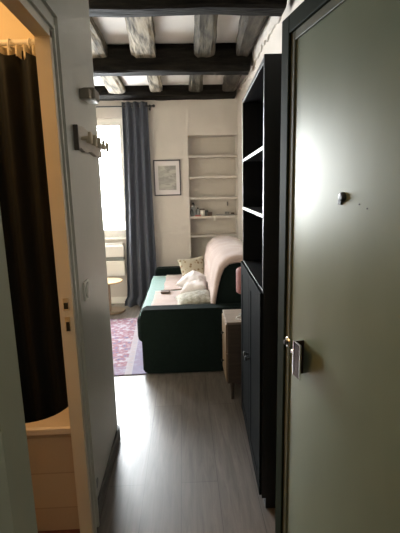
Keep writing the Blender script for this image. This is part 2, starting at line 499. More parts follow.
struct('floor', MB().box(-3.6, -0.9, -0.06, XR+0.1, 5.7, 0.0), FLOORM, 'grey-brown oak plank floor', 'floor')
struct('ceiling', MB().box(-3.6, YF, ZC, XR+0.1, 5.7, ZC+0.1), CEIL, 'white plastered ceiling above the timber joists', 'ceiling')
struct('wall_right', MB().box(XR, YF-0.02, 0, XR+0.1, 5.7, ZC), WALL, 'cream right wall behind the black bookcase', 'wall')
struct('wall_left', MB()
       .box(-0.482, 1.52, 0, XL, 2.20, ZC).box(-0.51, 2.20, 0, XL, 2.28, ZC)
       .box(-0.482, 0.68, 2.045, XL, 1.52, ZC)
       .box(-0.51, YF, 0, XL, 0.76, 2.045)
       .box(-0.51, YF, 2.045, XL, 0.68, ZC),
       WALLC, 'grey-white corridor wall with coat rack and light switch', 'wall')
# wall between bathroom and living room, and the rest of the bathroom shell
struct('wall_bathroom_far', MB().box(-3.5, 2.20, 0, -0.51, 2.28, ZC), BATHW, 'warm-lit wall behind the shower curtain', 'wall')
struct('wall_bathroom_left', MB().box(-2.15, YF, 0, -2.05, 2.20, ZC), BATHW, 'outer left wall of the bathroom', 'wall')
struct('wall_bathroom_near', MB().box(-2.05, YF, 0, -0.51, YF+0.08, ZC), BATHW, 'near wall of the bathroom', 'wall')
struct('ceiling_bathroom', MB().box(-2.05, YF+0.08, 2.50, -0.484, 2.20, 2.56), BATHW, 'ceiling of the bathroom', 'ceiling')
struct('floor_bathroom', MB().box(-2.05, YF+0.08, 0.001, -0.484, 1.53, 0.058), BATHF, 'dark red bathroom floor in front of the tub', 'floor')
struct('wall_living_left', MB().box(-3.6, 2.28, 0, -3.5, 5.7, ZC), WALL, 'cream left wall of the living room', 'wall')
# window wall with two windows and the shelf alcove
W1 = (-1.745, -0.728); W2 = (-3.25, -2.25); WZ = (0.90, 2.41)
NX = (0.082, 0.712); NZ = (0.0, 2.18)
wb = MB()
wb.box(-3.5, YB, 0, W2[0], 5.63, ZC)
for w in (W1, W2):
    wb.box(w[0], YB, 0, w[1], 5.63, WZ[0]); wb.box(w[0], YB, WZ[1], w[1], 5.63, ZC)
wb.box(W2[1], YB, 0, W1[0], 5.63, ZC)
wb.box(W1[1], YB, 0, NX[0], 5.63, ZC)
wb.box(NX[0], YB, NZ[1], NX[1], 5.63, ZC)
wb.box(NX[0], 5.57, 0, NX[1], 5.63, NZ[1])
wb.box(NX[1], YB, 0, XR, 5.63, ZC)
struct('wall_back', wb, WALL, 'cream end wall with the window, the picture and the shelf alcove', 'wall')
# entrance wall and the landing behind the camera
struct('wall_front', MB()
       .box(-0.51, YF-0.10, 0, -0.33, YF, ZC).box(0.56, YF-0.10, 0, XR+0.1, YF, ZC)
       .box(-0.33, YF-0.10, 2.10, 0.56, YF, ZC),
       LANDW, 'entrance wall around the front doorway', 'wall')
struct('wall_landing', MB().box(-1.0, -0.95, 0, 1.2, -0.85, ZC).box(-1.1, -0.95, 0, -1.0, YF, ZC)
       .box(1.2, -0.95, 0, 1.3, YF, ZC).box(-1.0, 0.5, 0, -0.51, YF, ZC).box(0.82, 0.5, 0, 1.2, YF, ZC),
       LANDW, 'walls of the stair landing', 'wall')
struct('floor_landing', MB().box(XR+0.1, -0.95, -0.06, 1.3, YF, 0.0).box(-3.6, -1.0, -0.06, 1.3, -0.9, 0.0), FLOORM, 'floor of the stair landing', 'floor')
struct('ceiling_landing', MB().box(-1.1, -0.95, ZC, 1.3, YF, ZC+0.1), LANDW, 'ceiling of the stair landing', 'ceiling')

# entrance frame, left jamb with its rebate
struct('trim_1', MB().box(-0.335, 0.50, 0, -0.298, 0.66, 2.08).box(-0.300, 0.535, 0, -0.272, 0.615, 2.08)
       .box(-0.345, 0.66, 0, -0.318, 0.675, 2.13)
       .box(0.535, 0.50, 0, 0.565, 0.60, 2.10).box(-0.335, 0.50, 2.065, 0.565, 0.60, 2.105),
       FRAMEG, 'grey-green front door frame at the left edge', 'door frame')
# bathroom door lining and its moulded architrave on the corridor side
lin = MB()
lin.box(-0.486, 1.50, 0, -0.434, 1.525, 2.045)
lin.box(-0.486, 0.76, 2.022, -0.434, 1.525, 2.047)
lin.box(-0.486, 0.74, 0, -0.434, 0.765, 2.047)
lining = struct('trim_2', lin, TRIMC, 'painted lining of the bathroom doorway', 'door frame')
pl = MB().box(-0.470, 1.4975, 1.058, -0.448, 1.5005, 1.106)
pl.build('strike_plate', CHROME, lining)
MB().box(-0.4675, 1.4955, 1.064, -0.4515, 1.4985, 1.088).build('latch_hole', BLACKM, lining)
pl = MB().box(-0.468, 1.4975, 0.975, -0.448, 1.5005, 1.032)
pl.build('strike_plate', CHROME, lining)
MB().box(-0.464, 1.4955, 0.976, -0.4515, 1.4985, 1.012).build('latch_hole', BLACKM, lining)
arc = MB()
for a0, a1, x1 in ((1.512, 1.536, -0.438), (1.536, 1.550, -0.428), (1.550, 1.596, -0.443), (1.596, 1.612, -0.430)):
    d = 2.034 - 1.512
    arc.box(XL-0.002, a0, 0, x1, a1, a0+d)
    arc.box(XL-0.002, 0.68, a0+d, x1, a1, a1+d)
struct('trim_3', arc, WALLC, 'moulded architrave round the bathroom doorway', 'door frame')
# skirting
sk = MB().box(XL, 1.60, 0, XL+0.012, 2.292, 0.075, 0.003).box(-3.4, 2.28, 0, XL+0.012, 2.292, 0.075, 0.003)
struct('baseboard_left', sk, DARKT, 'dark narrow skirting along the corridor wall', 'baseboard')
struct('baseboard_back', MB().box(-3.5, YB-0.014, 0, NX[0], YB, 0.09, 0.003), WHITE, 'white skirting below the window', 'baseboard')

struct('ceiling_far_bay', MB().box(-3.5, 4.26, 2.715, XR, 5.05, 2.73), CEIL, 'lower white ceiling boards between the two far beams', 'ceiling')
# white plaster seam along the right wall under the joists
seam = MB()
def seam_fn(u, v):
    y = 2.5 + u*2.85
    q = Vector((y*6, v*3, 1.3))
    w = 0.030 + 0.016*noise.noise(q) + 0.012*noise.noise(q*3)
    return (XR - 0.005 - (1-v)*w, y, ZC-0.005 - v*(0.17+0.05*noise.noise(q*2))), (1, 0, 0)
struct('trim_4', seam.sheet(seam_fn, 70, 4, 0.02), CEIL, 'rough white plaster seam beside the last joist', 'plaster')

# windows
def window(name, w, label):
    x0, x1 = w; y = 5.385
    fr = MB()
    fr.box(x0, y, WZ[0], x0+0.030, y+0.06, WZ[1], 0.004).box(x1-0.030, y, WZ[0], x1, y+0.06, WZ[1], 0.004)
    fr.box(x0+0.030, y, WZ[1]-0.045, x1-0.030, y+0.06, WZ[1], 0.004).box(x0+0.030, y, WZ[0], x1-0.030, y+0.06, WZ[0]+0.05, 0.004)
    o = struct(name, fr, WHITE, label, 'window')
    xm = (x0+x1)/2
    for a, b in ((x0+0.030, xm), (xm, x1-0.030)):
        c = MB()
        zb, zt = WZ[0]+0.05, WZ[1]-0.045
        c.box(a, y-0.012, zb, a+0.030, y+0.03, zt, 0.004).box(b-0.030, y-0.012, zb, b, y+0.03, zt, 0.004)
        c.box(a+0.030, y-0.012, zt-0.045, b-0.030, y+0.03, zt, 0.004).box(a+0.030, y-0.012, zb, b-0.030, y+0.03, zb+0.055, 0.004)
        s = c.build('window_sash', WHITE, o)
        MB().box(a+0.028, y+0.006, zb+0.05, b-0.028, y+0.012, zt-0.04).build('window_pane', GLASS, s)
    MB().lathe([(0.011, 0), (0.013, -0.02), (0.009, -0.045)], (xm, y-0.012, 1.55), 'y', 12).build('window_handle', CHROME, o)
    sl = MB().box(x0-0.03, YB-0.035, WZ[0]-0.025, x1+0.03, y, WZ[0], 0.004)
    sl.build('window_sill', WHITE, o)
    return o
window('window_1', W1, 'bright white-framed window left of the slate curtain')
window('window_2', W2, 'white-framed window farther left in the end wall')

# ================================================================== CEILING TIMBERS
BG = 'dark timber cross beams'
def beam_thing(y0, y1, label, seed, x0=-3.45, x1=0.675, z1=2.86, amp=0.008):
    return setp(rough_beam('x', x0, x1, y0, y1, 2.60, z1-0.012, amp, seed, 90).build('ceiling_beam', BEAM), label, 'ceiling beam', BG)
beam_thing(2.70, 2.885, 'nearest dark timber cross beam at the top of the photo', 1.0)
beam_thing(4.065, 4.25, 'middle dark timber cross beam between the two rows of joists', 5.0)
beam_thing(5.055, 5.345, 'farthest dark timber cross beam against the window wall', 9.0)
JG = 'joists between the cross beams'
def joist(y0, y1, a, b, a2, b2, m, label, seed, amp=0.012):
    z0, z1 = (2.715, 2.845) if y0 < 4 else (2.628, 2.714)
    return setp(rough_beam('y', y0, y1, a, b, z0, z1, amp, seed, 30, a2, b2, 0.012).build('ceiling_joist', m, smooth=False), label, 'ceiling joist', JG)
N0, N1 = 2.90, 4.05; F0, F1 = 4.265, 5.025
joist(N0, N1, -0.86, -0.645, -0.90, -0.655, JOISTL, 'near-row joist at far left, partly behind the corridor wall', 2.1)
joist(N0, N1, -0.36, -0.165, -0.437, -0.215, JOISTL, 'pale cracked joist of the near row, second from left', 3.3, 0.016)
joist(N0, N1, 0.125, 0.275, 0.141, 0.335, JOISTM, 'brown-grey joist of the near row, over the middle', 4.7)
joist(N0, N1, 0.455, 0.655, 0.53, 0.665, JOISTD, 'dark wide joist of the near row beside the right wall', 6.2)
joist(F0, F1, -0.80, -0.64, -0.83, -0.64, JOISTL, 'pale joist of the far row above the window', 7.4, 0.014)
joist(F0, F1, -0.33, -0.20, -0.35, -0.20, JOISTL, 'notched pale joist of the far row above the curtain', 8.8)
joist(F0, F1, 0.105, 0.24, 0.105, 0.257, JOISTM, 'brown joist of the far row above the alcove', 10.3)
joist(F0, F1, 0.46, 0.63, 0.50, 0.655, JOISTD, 'dark joist of the far row beside the right wall', 11.9)
for k, x in enumerate((-1.55, -2.15, -2.75, -3.3)):
    joist(N0, N1, x, x+0.17, x, x+0.18, JOISTM, 'near-row joist hidden by the corridor wall, %s from it' % ('first', 'second', 'third', 'fourth')[k], 13+k)
    joist(F0, F1, x+0.2, x+0.36, x+0.2, x+0.36, JOISTM, 'far-row joist hidden by the corridor wall, %s from it' % ('first', 'second', 'third', 'fourth')[k], 23+k)

# ================================================================== FRONT DOOR (open, at right)
TH = math.radians(10.5)
DH = (0.352+0.81*math.sin(TH), 1.42-0.81*math.cos(TH), 0.006)
door = thing('door_1', 'sage-green front door standing open at the right', 'door', DH, TH, kind='structure')
DW, DHT = 0.81, 2.02
MB().box(0.0, 0.0, 0, 0.040, DW, DHT, 0.002).build('door_panel', GREEN, door, local=True)
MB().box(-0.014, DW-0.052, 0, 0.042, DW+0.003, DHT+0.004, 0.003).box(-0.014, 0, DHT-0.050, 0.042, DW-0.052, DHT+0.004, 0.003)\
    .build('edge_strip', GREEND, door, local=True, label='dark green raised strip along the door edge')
MB().box(-0.006, DW-0.080, 0.0, 0.002, DW-0.052, DHT-0.05, 0.003).box(-0.006, 0, DHT-0.078, 0.002, DW-0.080, DHT-0.05, 0.003)\
    .build('bead_moulding', GREENB, door, local=True, label='olive inner bead moulding of the door')
# lock cylinder on the bead
zl = 0.952
ro = MB().lathe([(0.019, -0.005), (0.019, -0.009), (0.015, -0.0135), (0.009, -0.015)], (0, DW-0.074, zl), 'x', 24).build('lock_rosette', CHROME, door, local=True, smooth=False)
MB().lathe([(0.0085, -0.014), (0.0085, -0.022), (0.007, -0.023)], (0, DW-0.074, zl), 'x', 16).build('lock_cylinder', BLACKM, ro, local=True)
MB().lathe([(0.009, 0.001), (0.009, -0.012), (0.006, -0.015)], (0, DW-0.118, zl-0.016), 'x', 16).build('lock_button', CHROME, door, local=True)
# bent pull plate
pz0, pz1 = 0.880, 0.997
py = DW-0.175
pull = MB().prism([(0.0, py), (-0.034, py), (-0.036, py-0.003), (-0.036, py-0.046), (-0.033, py-0.046), (-0.033, py-0.004), (0.0, py-0.003)], 'z', pz0, pz1)\
    .build('pull_plate', STEEL, door, local=True, label='bent metal pull plate')
MB().box(-0.0375, py-0.003, pz0-0.0008, 0.0, py+0.0015, pz1+0.0008).box(-0.0372, py-0.047, pz1, -0.0322, py, pz1+0.0018).box(-0.0372, py-0.048, pz0, -0.0318, py-0.0445, pz1)\
    .build('pull_edge', CHROME, pull, local=True)
# peephole and old screw holes
MB().lathe([(0.013, 0.001), (0.013, -0.005), (0.010, -0.009), (0.006, -0.010)], (0, 0.437, 1.466), 'x', 18)\
    .box(-0.006, 0.440, 1.446, 0.0, 0.454, 1.460, 0.001).build('peephole', BLACKM, door, local=True)
for yy, zz in ((0.366, 1.449), (0.334, 1.440)):
    MB().lathe([(0.0022, 0.001), (0.0022, -0.0012)], (0, yy, zz), 'x', 8).build('screw_hole', BLACKM, door, local=True)
for zz in (0.25, 1.0, 1.8):
    MB().lathe([(0.008, zz-0.05), (0.008, zz+0.05)], (0.02, -0.007, 0), 'z', 12).build('hinge', CHROME, door, local=True)

# ================================================================== BLACK BOOKCASE
BX, BY, BR = 0.316, 1.655, -0.038
bc = thing('bookcase', 'tall black bookcase with two lower doors along the right wall', 'bookcase', (BX, BY, 0), BR)
D0, D1, WB, HB = 0.012, 0.312, 0.80, 2.005
for nm, y0 in (('side_panel', 0.0), ('side_panel', WB-0.02)):
    MB().prism([(D0+0.018, 0), (D0+0.018, 0.055), (D0, 0.055), (D0, HB), (D1, HB), (D1, 0)], 'y', y0, y0+0.02).build(nm, BLACKW, bc, local=True)
MB().box(D0+0.002, 0.02, HB-0.022, D1-0.005, WB-0.02, HB-0.001, 0.001).build('top_panel', BLACKW, bc, local=True)
MB().box(D1-0.012, 0.02, 0.06, D1-0.006, WB-0.02, HB-0.022).build('back_panel', BLACKW, bc, local=True)
MB().box(D0+0.018, 0.02, 0.0, D0+0.034, WB-0.02, 0.06).build('plinth', BLACKW, bc, local=True)
for z in (0.062, 0.36, 0.70, 1.045):
    MB().box(D0+0.002, 0.02, z, D1-0.012, WB-0.02, z+0.018, 0.001).build('shelf', BLACKW, bc, local=True)
for z in (1.378, 1.655):
    sh = MB().box(D0+0.004, 0.021, z, D1-0.012, WB-0.021, z+0.013).build('shelf', BLACKW, bc, local=True)
    MB().box(D0+0.001, 0.021, z-0.001, D0+0.004, WB-0.021, z+0.014).build('edge_band', EDGEW, sh, local=True, label='pale front edge of the shelf')
for i, (y0, y1) in enumerate(((0.003, 0.397), (0.403, 0.797))):
    z0, z1 = 0.07, 1.058
    d = MB()
    st = 0.07
    d.box(0, y0, z0, 0.0115, y0+st, z1, 0.0015).box(0, y1-st, z0, 0.0115, y1, z1, 0.0015)
    d.box(0, y0+st, z1-st, 0.0115, y1-st, z1, 0.0015).box(0, y0+st, z0, 0.0115, y1-st, z0+st, 0.0015)
    dd = d.build('door', BLACKD, bc, local=True)
    MB().box(0.003, y0+st-0.004, z0+st-0.004, 0.0105, y1-st+0.004, z1-st+0.004).build('door_panel', BLACKD, dd, local=True)
    yk = y1-0.03 if i == 0 else y0+0.03
    MB().lathe([(0.006, 0.0), (0.006, -0.012), (0.013, -0.016), (0.013, -0.024), (0.009, -0.027)], (0, yk, 0.60), 'x', 16).build('knob', BLACKM, dd, local=True)

# ================================================================== NIGHTSTAND AND LAMP
nx, ny = 0.278, 2.655
ns = thing('nightstand', 'small brown wooden nightstand between bookcase and sofa', 'nightstand', (nx, ny, 0))
NW, ND, NT = 0.30, 0.42, 0.592
MB().box(0.004, 0.004, 0.134, ND, NW-0.004, NT-0.018, 0.002).build('body', BROWNW, ns, local=True)
MB().box(-0.004, -0.004, NT-0.018, ND+0.002, NW+0.004, NT, 0.002).build('table_top', BROWNT, ns, local=True)
for z0, z1 in ((0.142, 0.352), (0.358, 0.570)):
    dr = MB().box(-0.010, 0.012, z0, 0.004, NW-0.012, z1, 0.002).build('drawer', DRAWW, ns, local=True)
    MB().lathe([(0.005, -0.010), (0.005, -0.018), (0.011, -0.022), (0.010, -0.030)], (0, NW/2, (z0+z1)/2), 'x', 14).build('knob', BLACKM, dr, local=True)
for x, y in ((0.035, 0.03), (ND-0.035, 0.03), (0.035, NW-0.03), (ND-0.035, NW-0.03)):
    MB().tube([(x, y, 0.0), (x, y, 0.134)], [0.011, 0.019], 12).build('leg', BROWNW, ns, local=True)
lp = thing('table_lamp', 'small table lamp with a salmon pink shade on the nightstand', 'lamp', (0.432, 2.80, NT))
MB().lathe([(0.050, 0.0), (0.050, 0.008), (0.020, 0.014)], (0, 0, 0), 'z', 24).build('base', GREYM, lp, local=True)
MB().tube([(0, 0, 0.012), (0, 0, 0.20)], 0.006, 10).build('stem', BLACKM, lp, local=True)
MB().lathe([(0.060, 0.170), (0.070, 0.178), (0.072, 0.20), (0.072, 0.325), (0.069, 0.342), (0.058, 0.352), (0.02, 0.353)], (0, 0, 0), 'z', 28)\
    .build('lamp_shade', PINK, lp, local=True, smooth=False)
MB().tube([(-0.045, -0.02, 0.005), (-0.075, -0.045, 0.004), (-0.085, -0.085, 0.004), (-0.05, -0.115, 0.004), (0.0, -0.10, 0.004), (0.02, -0.05, 0.005)], 0.0035, 8)\
    .build('cable', EDGEW, lp, local=True)

# ================================================================== SOFA
sf = thing('sofa', 'dark green two-seat sofa under a pale pink throw', 'sofa', (0.15, 4.05, 0))
def arm(y0, y1):
    r = 0.035
    def rr(cx, cz, a0, a1, n=6): return [(cx+r*math.cos(a0+(a1-a0)*i/n), cz+r*math.sin(a0+(a1-a0)*i/n)) for i in range(n+1)]
    x0, x1, z0, z1 = -0.372, 0.655, 0.012, 0.560
    pts = rr(x0+r, z0+r, PI, 1.5*PI) + rr(x1-r, z0+r, 1.5*PI, 2*PI) + rr(x1-r, z1-r, 0, PI/2) + rr(x0+r, z1-r, PI/2, PI)
    b = MB().prism(pts, 'y', y0, y1)
    es = [e for e in b.bm.edges if abs(e.verts[0].co.y-e.verts[1].co.y) < 1e-6]
    bmesh.ops.bevel(b.bm, geom=es, offset=0.022, segments=3, affect='EDGES', profile=0.5)
    return b
arm(3.120, 3.245).build('arm', SOFA, sf)
arm(4.860, 4.985).build('arm', SOFA, sf)
MB().box(-0.36, 3.245, 0.06, 0.62, 4.86, 0.27, 0.02).build('base', SOFA, sf)
for y0, y1 in ((3.250, 4.050), (4.054, 4.855)):
    MB().box(-0.425, y0, 0.225, 0.26, y1, 0.462, 0.05, 4).build('seat_cushion', SOFA, sf)
BP = [(0.230, 0.462), (0.242, 0.58), (0.258, 0.70), (0.278, 0.80), (0.305, 0.872), (0.352, 0.915), (0.43, 0.934), (0.53, 0.934), (0.60, 0.915), (0.645, 0.87), (0.655, 0.78)]
bp_ = MB().prism(BP + [(0.655, 0.06), (0.30, 0.06)], 'y', 3.250, 4.855)
es = [e for e in bp_.bm.edges if abs(e.verts[0].co.y-e.verts[1].co.y) < 1e-6]
bmesh.ops.bevel(bp_.bm, geom=es, offset=0.02, segments=3, affect='EDGES', profile=0.5)
bp_.build('backrest', SOFA, sf)
for x in (-0.30, 0.58):
    for y in (3.18, 4.92):
        MB().lathe([(0.020, 0.0), (0.026, 0.036)], (x, y, 0), 'z', 12).build('foot', BLACKM, sf)

def along(P, t):
    d = [0]
    for i in range(1, len(P)): d.append(d[-1] + math.hypot(P[i][0]-P[i-1][0], P[i][1]-P[i-1][1]))
    t *= d[-1]
    for i in range(1, len(P)):
        if t <= d[i] + 1e-9:
            k = (t-d[i-1])/(d[i]-d[i-1]); q = (P[i-1][0]+(P[i][0]-P[i-1][0])*k, P[i-1][1]+(P[i][1]-P[i-1][1])*k)
            tx, tz = P[i][0]-P[i-1][0], P[i][1]-P[i-1][1]; ln = math.hypot(tx, tz)
            return q, (-tz/ln, tx/ln)
    return P[-1], (0, 1)
# throw over the backrest: rises a little in the middle where it is bunched
TP = [(0.185, 0.478), (0.222, 0.486)] + [(x-0.004, z) for x, z in BP[1:]] + [(0.657, 0.70)]
def throw_fn(u, v):
    (x, z), (nx_, nz_) = along(TP, v)
    y = 3.245 + u*1.53 + 0.02*u*math.sin(v*9)
    hump = 0.014 + 0.028*math.sin(PI*min(1, max(0, u)))*math.sin(PI*min(1, v*1.05))
    w = 0.007*noise.noise(Vector((u*7, v*9, 0.3))) + 0.005*noise.noise(Vector((u*16, v*5, 2.3)))
    if u < 0.04:                                   # the near edge hangs over the end of the backrest
        k = 1-u/0.04
        o = (hump+w)*(1-k) - 0.032*k*min(1, v*1.6)
        return (x+nx_*o, 3.236+0.004*(1-k), z+nz_*o), (0, -1, 0)
    return (x+nx_*(hump+w), y, z+nz_*(hump+w)), (nx_, 0, nz_)
setp(MB().sheet(throw_fn, 60, 60, 0.012).build('throw_blanket', THROW, smooth=True), 'pale pink throw draped over the sofa backrest', 'throw')
def seat_throw(x0, x1, y0, y1, seed, z=0.480):
    def fn(u, v):
        x = x0+(x1-x0)*u + 0.012*noise.noise(Vector((v*4, seed, 0)))
        y = y0+(y1-y0)*v + 0.012*noise.noise(Vector((u*4, seed, 5)))
        return (x, y, z+(0.006 if z > 0.475 else 0.001)*noise.noise(Vector((x*9, y*9, seed)))), (0, 0, 1)
    return MB().sheet(fn, 26, 30, 0.008)
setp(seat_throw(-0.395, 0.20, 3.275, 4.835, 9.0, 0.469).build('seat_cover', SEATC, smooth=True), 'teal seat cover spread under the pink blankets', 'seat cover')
setp(seat_throw(-0.235, 0.17, 4.08, 4.84, 1.0).build('seat_blanket', THROW, smooth=True), 'pink blanket folded on the far sofa seat', 'blanket')
setp(seat_throw(-0.315, 0.17, 3.30, 4.03, 4.0).build('seat_blanket', THROW, smooth=True), 'pink blanket spread on the near sofa seat', 'blanket')
setp(MB().box(-0.255, 3.90, 0.489, -0.165, 3.99, 0.506, 0.006).build('wallet', BROWNP), 'small dark brown wallet lying on the sofa seat', 'wallet')

CG = 'cushions on the sofa'
def cushion(w, h, t, loc, euler, m, label, seed, wr=0.15):
    b = pillow_mb(w, h, t, 18, 0.10, seed, wr)
    from mathutils import Euler
    b.bm.transform(Matrix.Translation(Vector(loc)) @ Euler(euler, 'XYZ').to_matrix().to_4x4())
    return setp(b.build('cushion', m, smooth=True), label, 'cushion', CG)
cushion(0.33, 0.33, 0.12, (0.095, 4.58, 0.575), (math.radians(64), math.radians(-4), math.radians(20)), CUSHP, 'cream cushion with brown motifs against the far arm', 1.2)
cushion(0.27, 0.27, 0.15, (0.075, 4.07, 0.568), (math.radians(10), math.radians(-24), math.radians(38)), CUSHW, 'white fluffy cushion farther back on the sofa', 3.1, 0.35)
cushion(0.27, 0.25, 0.15, (0.085, 3.77, 0.562), (math.radians(-4), math.radians(-18), math.radians(-10)), CUSHW, 'white crumpled cushion in the middle of the sofa', 5.4, 0.35)
cushion(0.34, 0.26, 0.11, (0.070, 3.45, 0.546), (math.radians(8), math.radians(-8), math.radians(4)), CUSHG, 'flat grey woven cushion beside the near sofa arm', 7.9)

# ================================================================== RUG
rg = MB().box(-1.15, -0.76, 0.0, 0.75, 0.76, 0.009, 0.003)
rug = rg.build('rug', RUGM, origin=(0, 0, 0))
rug.location = (-1.13, 3.865, 0.001); rug.rotation_euler = (0, 0, math.radians(2.2))
setp(rug, 'faded red and lilac patterned rug in front of the sofa', 'rug')

# ================================================================== CURTAIN AND ROD
rod = thing('curtain_rod', 'thin black curtain rod across the top of the window', 'curtain rod', (-1.1, 5.25, 2.52))
MB().tube([(-1.95, 5.25, 2.525), (-0.345, 5.25, 2.525)], 0.008, 12).build('rod', BLACKM, rod)
for x in (-1.965, -0.330):
    MB().lathe([(0.009, -0.018), (0.016, -0.012), (0.018, 0.0), (0.015, 0.012), (0.006, 0.018)], (x, 5.25, 2.525), 'x', 14).build('finial', BLACKM, rod)
for x in (-1.85, -0.385):
    MB().box(x-0.006, 5.25, 2.515, x+0.006, YB, 2.535).box(x-0.012, YB-0.006, 2.49, x+0.012, YB, 2.56).build('bracket', BLACKM, rod)
def curtain_fn(u, v):
    t = 1-v
    e = t**1.3
    x0 = -0.715 - 0.07*e - (0.03 if v < 0.04 else 0); x1 = -0.405 + 0.035*e
    x = x0 + (x1-x0)*u
    ph = u*2*PI*3.5
    amp = 0.034*(0.75+0.45*t)
    y = 5.235 - 0.03*t + amp*math.sin(ph + 0.5*math.sin(v*3+1)) + 0.006*noise.noise(Vector((u*9, v*4, 0)))
    if v < 0.05: y -= (0.05-v)*2.2*(0.6+0.4*noise.noise(Vector((u*5, 0, 3))))
    dx = (x1-x0); dy = amp*math.cos(ph)*2*PI*3.5
    ln = math.hypot(dx, dy)
    return (x, y, 0.012 + v*2.56), (dy/ln, -dx/ln, 0)
ct = thing('curtain', 'slate blue floor-length curtain right of the window', 'curtain', (-0.58, 5.22, 0))
MB().sheet(curtain_fn, 90, 46, 0.004).build('curtain_cloth', CURT, ct, smooth=True)
for k in range(6):
    u = (k+0.5)/6
    MB().torus((-0.715+0.29*u, 5.25, 2.525), 0.020, 0.004, 'x', 16, 6).build('eyelet', GREYM, ct)

# ================================================================== UNDER THE WINDOW
hx0, hx1 = -1.70, -0.80
ht = thing('radiator', 'white panel radiator on the wall below the window', 'radiator', (-1.25, 5.27, 0.40))
MB().box(hx0, 5.255, 0.655, hx1, 5.345, 0.800, 0.006).build('upper_panel', RADI, ht)
MB().box(hx0, 5.255, 0.400, hx1, 5.345, 0.600, 0.006).build('lower_panel', RADI, ht)
MB().box(hx0+0.01, 5.285, 0.600, hx1-0.01, 5.340, 0.655).build('air_slot', RADG, ht)
MB().box(hx0+0.02, 5.285, 0.800, hx1-0.02, 5.335, 0.835, 0.004).build('top_grille', RADI, ht)
tb = thing('side_table', 'round tan wooden side table with one leg beside the curtain', 'side table', (-0.95, 4.93, 0))
MB().lathe([(0.165, 0.398), (0.170, 0.402), (0.170, 0.412), (0.166, 0.416)], (-0.955, 4.92, 0), 'z', 48).build('table_top', TANW, tb)
MB().box(-0.975, 4.905, 0.02, -0.945, 4.935, 0.399, 0.004).build('leg', DRAWW, tb)
MB().lathe([(0.150, 0.0), (0.155, 0.004), (0.155, 0.018), (0.150, 0.022)], (-0.935, 4.97, 0), 'z', 48).build('base', DRAWW, tb)

# ================================================================== PICTURE
pc = thing('picture', 'framed pale landscape print between curtain and alcove', 'picture', (-0.198, YB, 1.43))
fx0, fx1, fz0, fz1 = -0.372, -0.024, 1.431, 1.886
MB().box(fx0, YB-0.022, fz0, fx0+0.015, YB, fz1).box(fx1-0.015, YB-0.022, fz0, fx1, YB, fz1)\
    .box(fx0+0.015, YB-0.022, fz0, fx1-0.015, YB, fz0+0.015).box(fx0+0.015, YB-0.022, fz1-0.015, fx1-0.015, YB, fz1).build('frame', PFRAME, pc)
MB().box(fx0+0.015, YB-0.010, fz0+0.015, fx1-0.015, YB-0.002, fz1-0.015).build('mount', PMAT, pc)
MB().box(-0.312, YB-0.012, 1.505, -0.084, YB-0.0095, 1.812).build('print', PRINTM, pc)

# ================================================================== ALCOVE SHELVES AND WHAT STANDS ON THEM
SG = 'white shelves in the wall alcove'
pos = ('topmost white shelf in the wall alcove', 'second white shelf from the top of the alcove', 'third white shelf, just above the bottles',
       'white alcove shelf holding the bottles and jars', 'lowest white alcove shelf, behind the sofa back')
for z, lb in zip((1.934, 1.669, 1.400, 1.151, 0.899), pos):
    setp(MB().box(NX[0]+0.001, YB+0.004, z-0.028, NX[1]-0.001, 5.568, z, 0.002).build('alcove_shelf', WALL), lb, 'shelf', SG)
zs = 1.151
BGP = 'bottles and jars on the alcove shelf'
def bottle(x, y, prof, m, label, name='bottle', cat='bottle', cap=None, capm=BLACKM, n=16, group=BGP):
    t = thing(name, label, cat, (x, y, zs), group=group)
    MB().lathe(prof, (0, 0, 0), 'z', n).build('body', m, t, local=True, smooth=False)
    if cap: MB().lathe(cap, (0, 0, 0), 'z', n).build('cap', capm, t, local=True)
    return t
bottle(0.130, 5.47, [(0.036, 0), (0.038, 0.004), (0.038, 0.10), (0.030, 0.125), (0.013, 0.145), (0.012, 0.165)], GLASSC,
       'tall grey bottle with dark cap at the left of the alcove shelf', cap=[(0.015, 0.155), (0.015, 0.180), (0.012, 0.182)])
bottle(0.106, 5.41, [(0.018, 0), (0.020, 0.004), (0.020, 0.07), (0.012, 0.085)], GLASSB, 'small dark bottle in the left corner of the alcove shelf', cap=[(0.012, 0.08), (0.012, 0.10)])
bottle(0.192, 5.48, [(0.022, 0), (0.024, 0.005), (0.024, 0.085), (0.010, 0.10)], GLASSC, 'short grey bottle beside the tall bottle', cap=[(0.011, 0.095), (0.011, 0.112)])
bottle(0.250, 5.44, [(0.032, 0), (0.034, 0.005), (0.034, 0.075), (0.030, 0.080)], EDGEW, 'white jar with a dark lid on the alcove shelf', 'jar', 'jar', cap=[(0.034, 0.078), (0.034, 0.094), (0.030, 0.096)], capm=BROWNP)
bottle(0.305, 5.48, [(0.028, 0), (0.030, 0.005), (0.030, 0.060), (0.026, 0.066)], GLASSB, 'dark round jar right of the white jar', 'jar', 'jar', cap=[(0.027, 0.064), (0.027, 0.080)], capm=GREYM)
bottle(0.350, 5.44, [(0.030, 0), (0.034, 0.01), (0.036, 0.045), (0.034, 0.048)], BROWNP, 'squat brown bowl-shaped pot on the alcove shelf', 'pot', 'pot')
setp(MB().box(0.150, 5.365, zs, 0.232, 5.405, zs+0.016, 0.003).build('small_box', REDP), 'flat red box at the front of the alcove shelf', 'box')
setp(MB().box(0.395, 5.352, zs-0.06, 0.420, 5.3535, zs-0.002).box(0.395, 5.352, zs, 0.420, 5.40, zs+0.002).build('paper_tag', EDGEW), 'white paper tag hanging over the shelf edge', 'tag')
tr = MB().box(0.44, 5.42, zs, 0.69, 5.50, zs+0.014, 0.003).build('flat_tray', GREYM)
setp(tr, 'long flat grey tray at the right of the alcove shelf', 'tray')
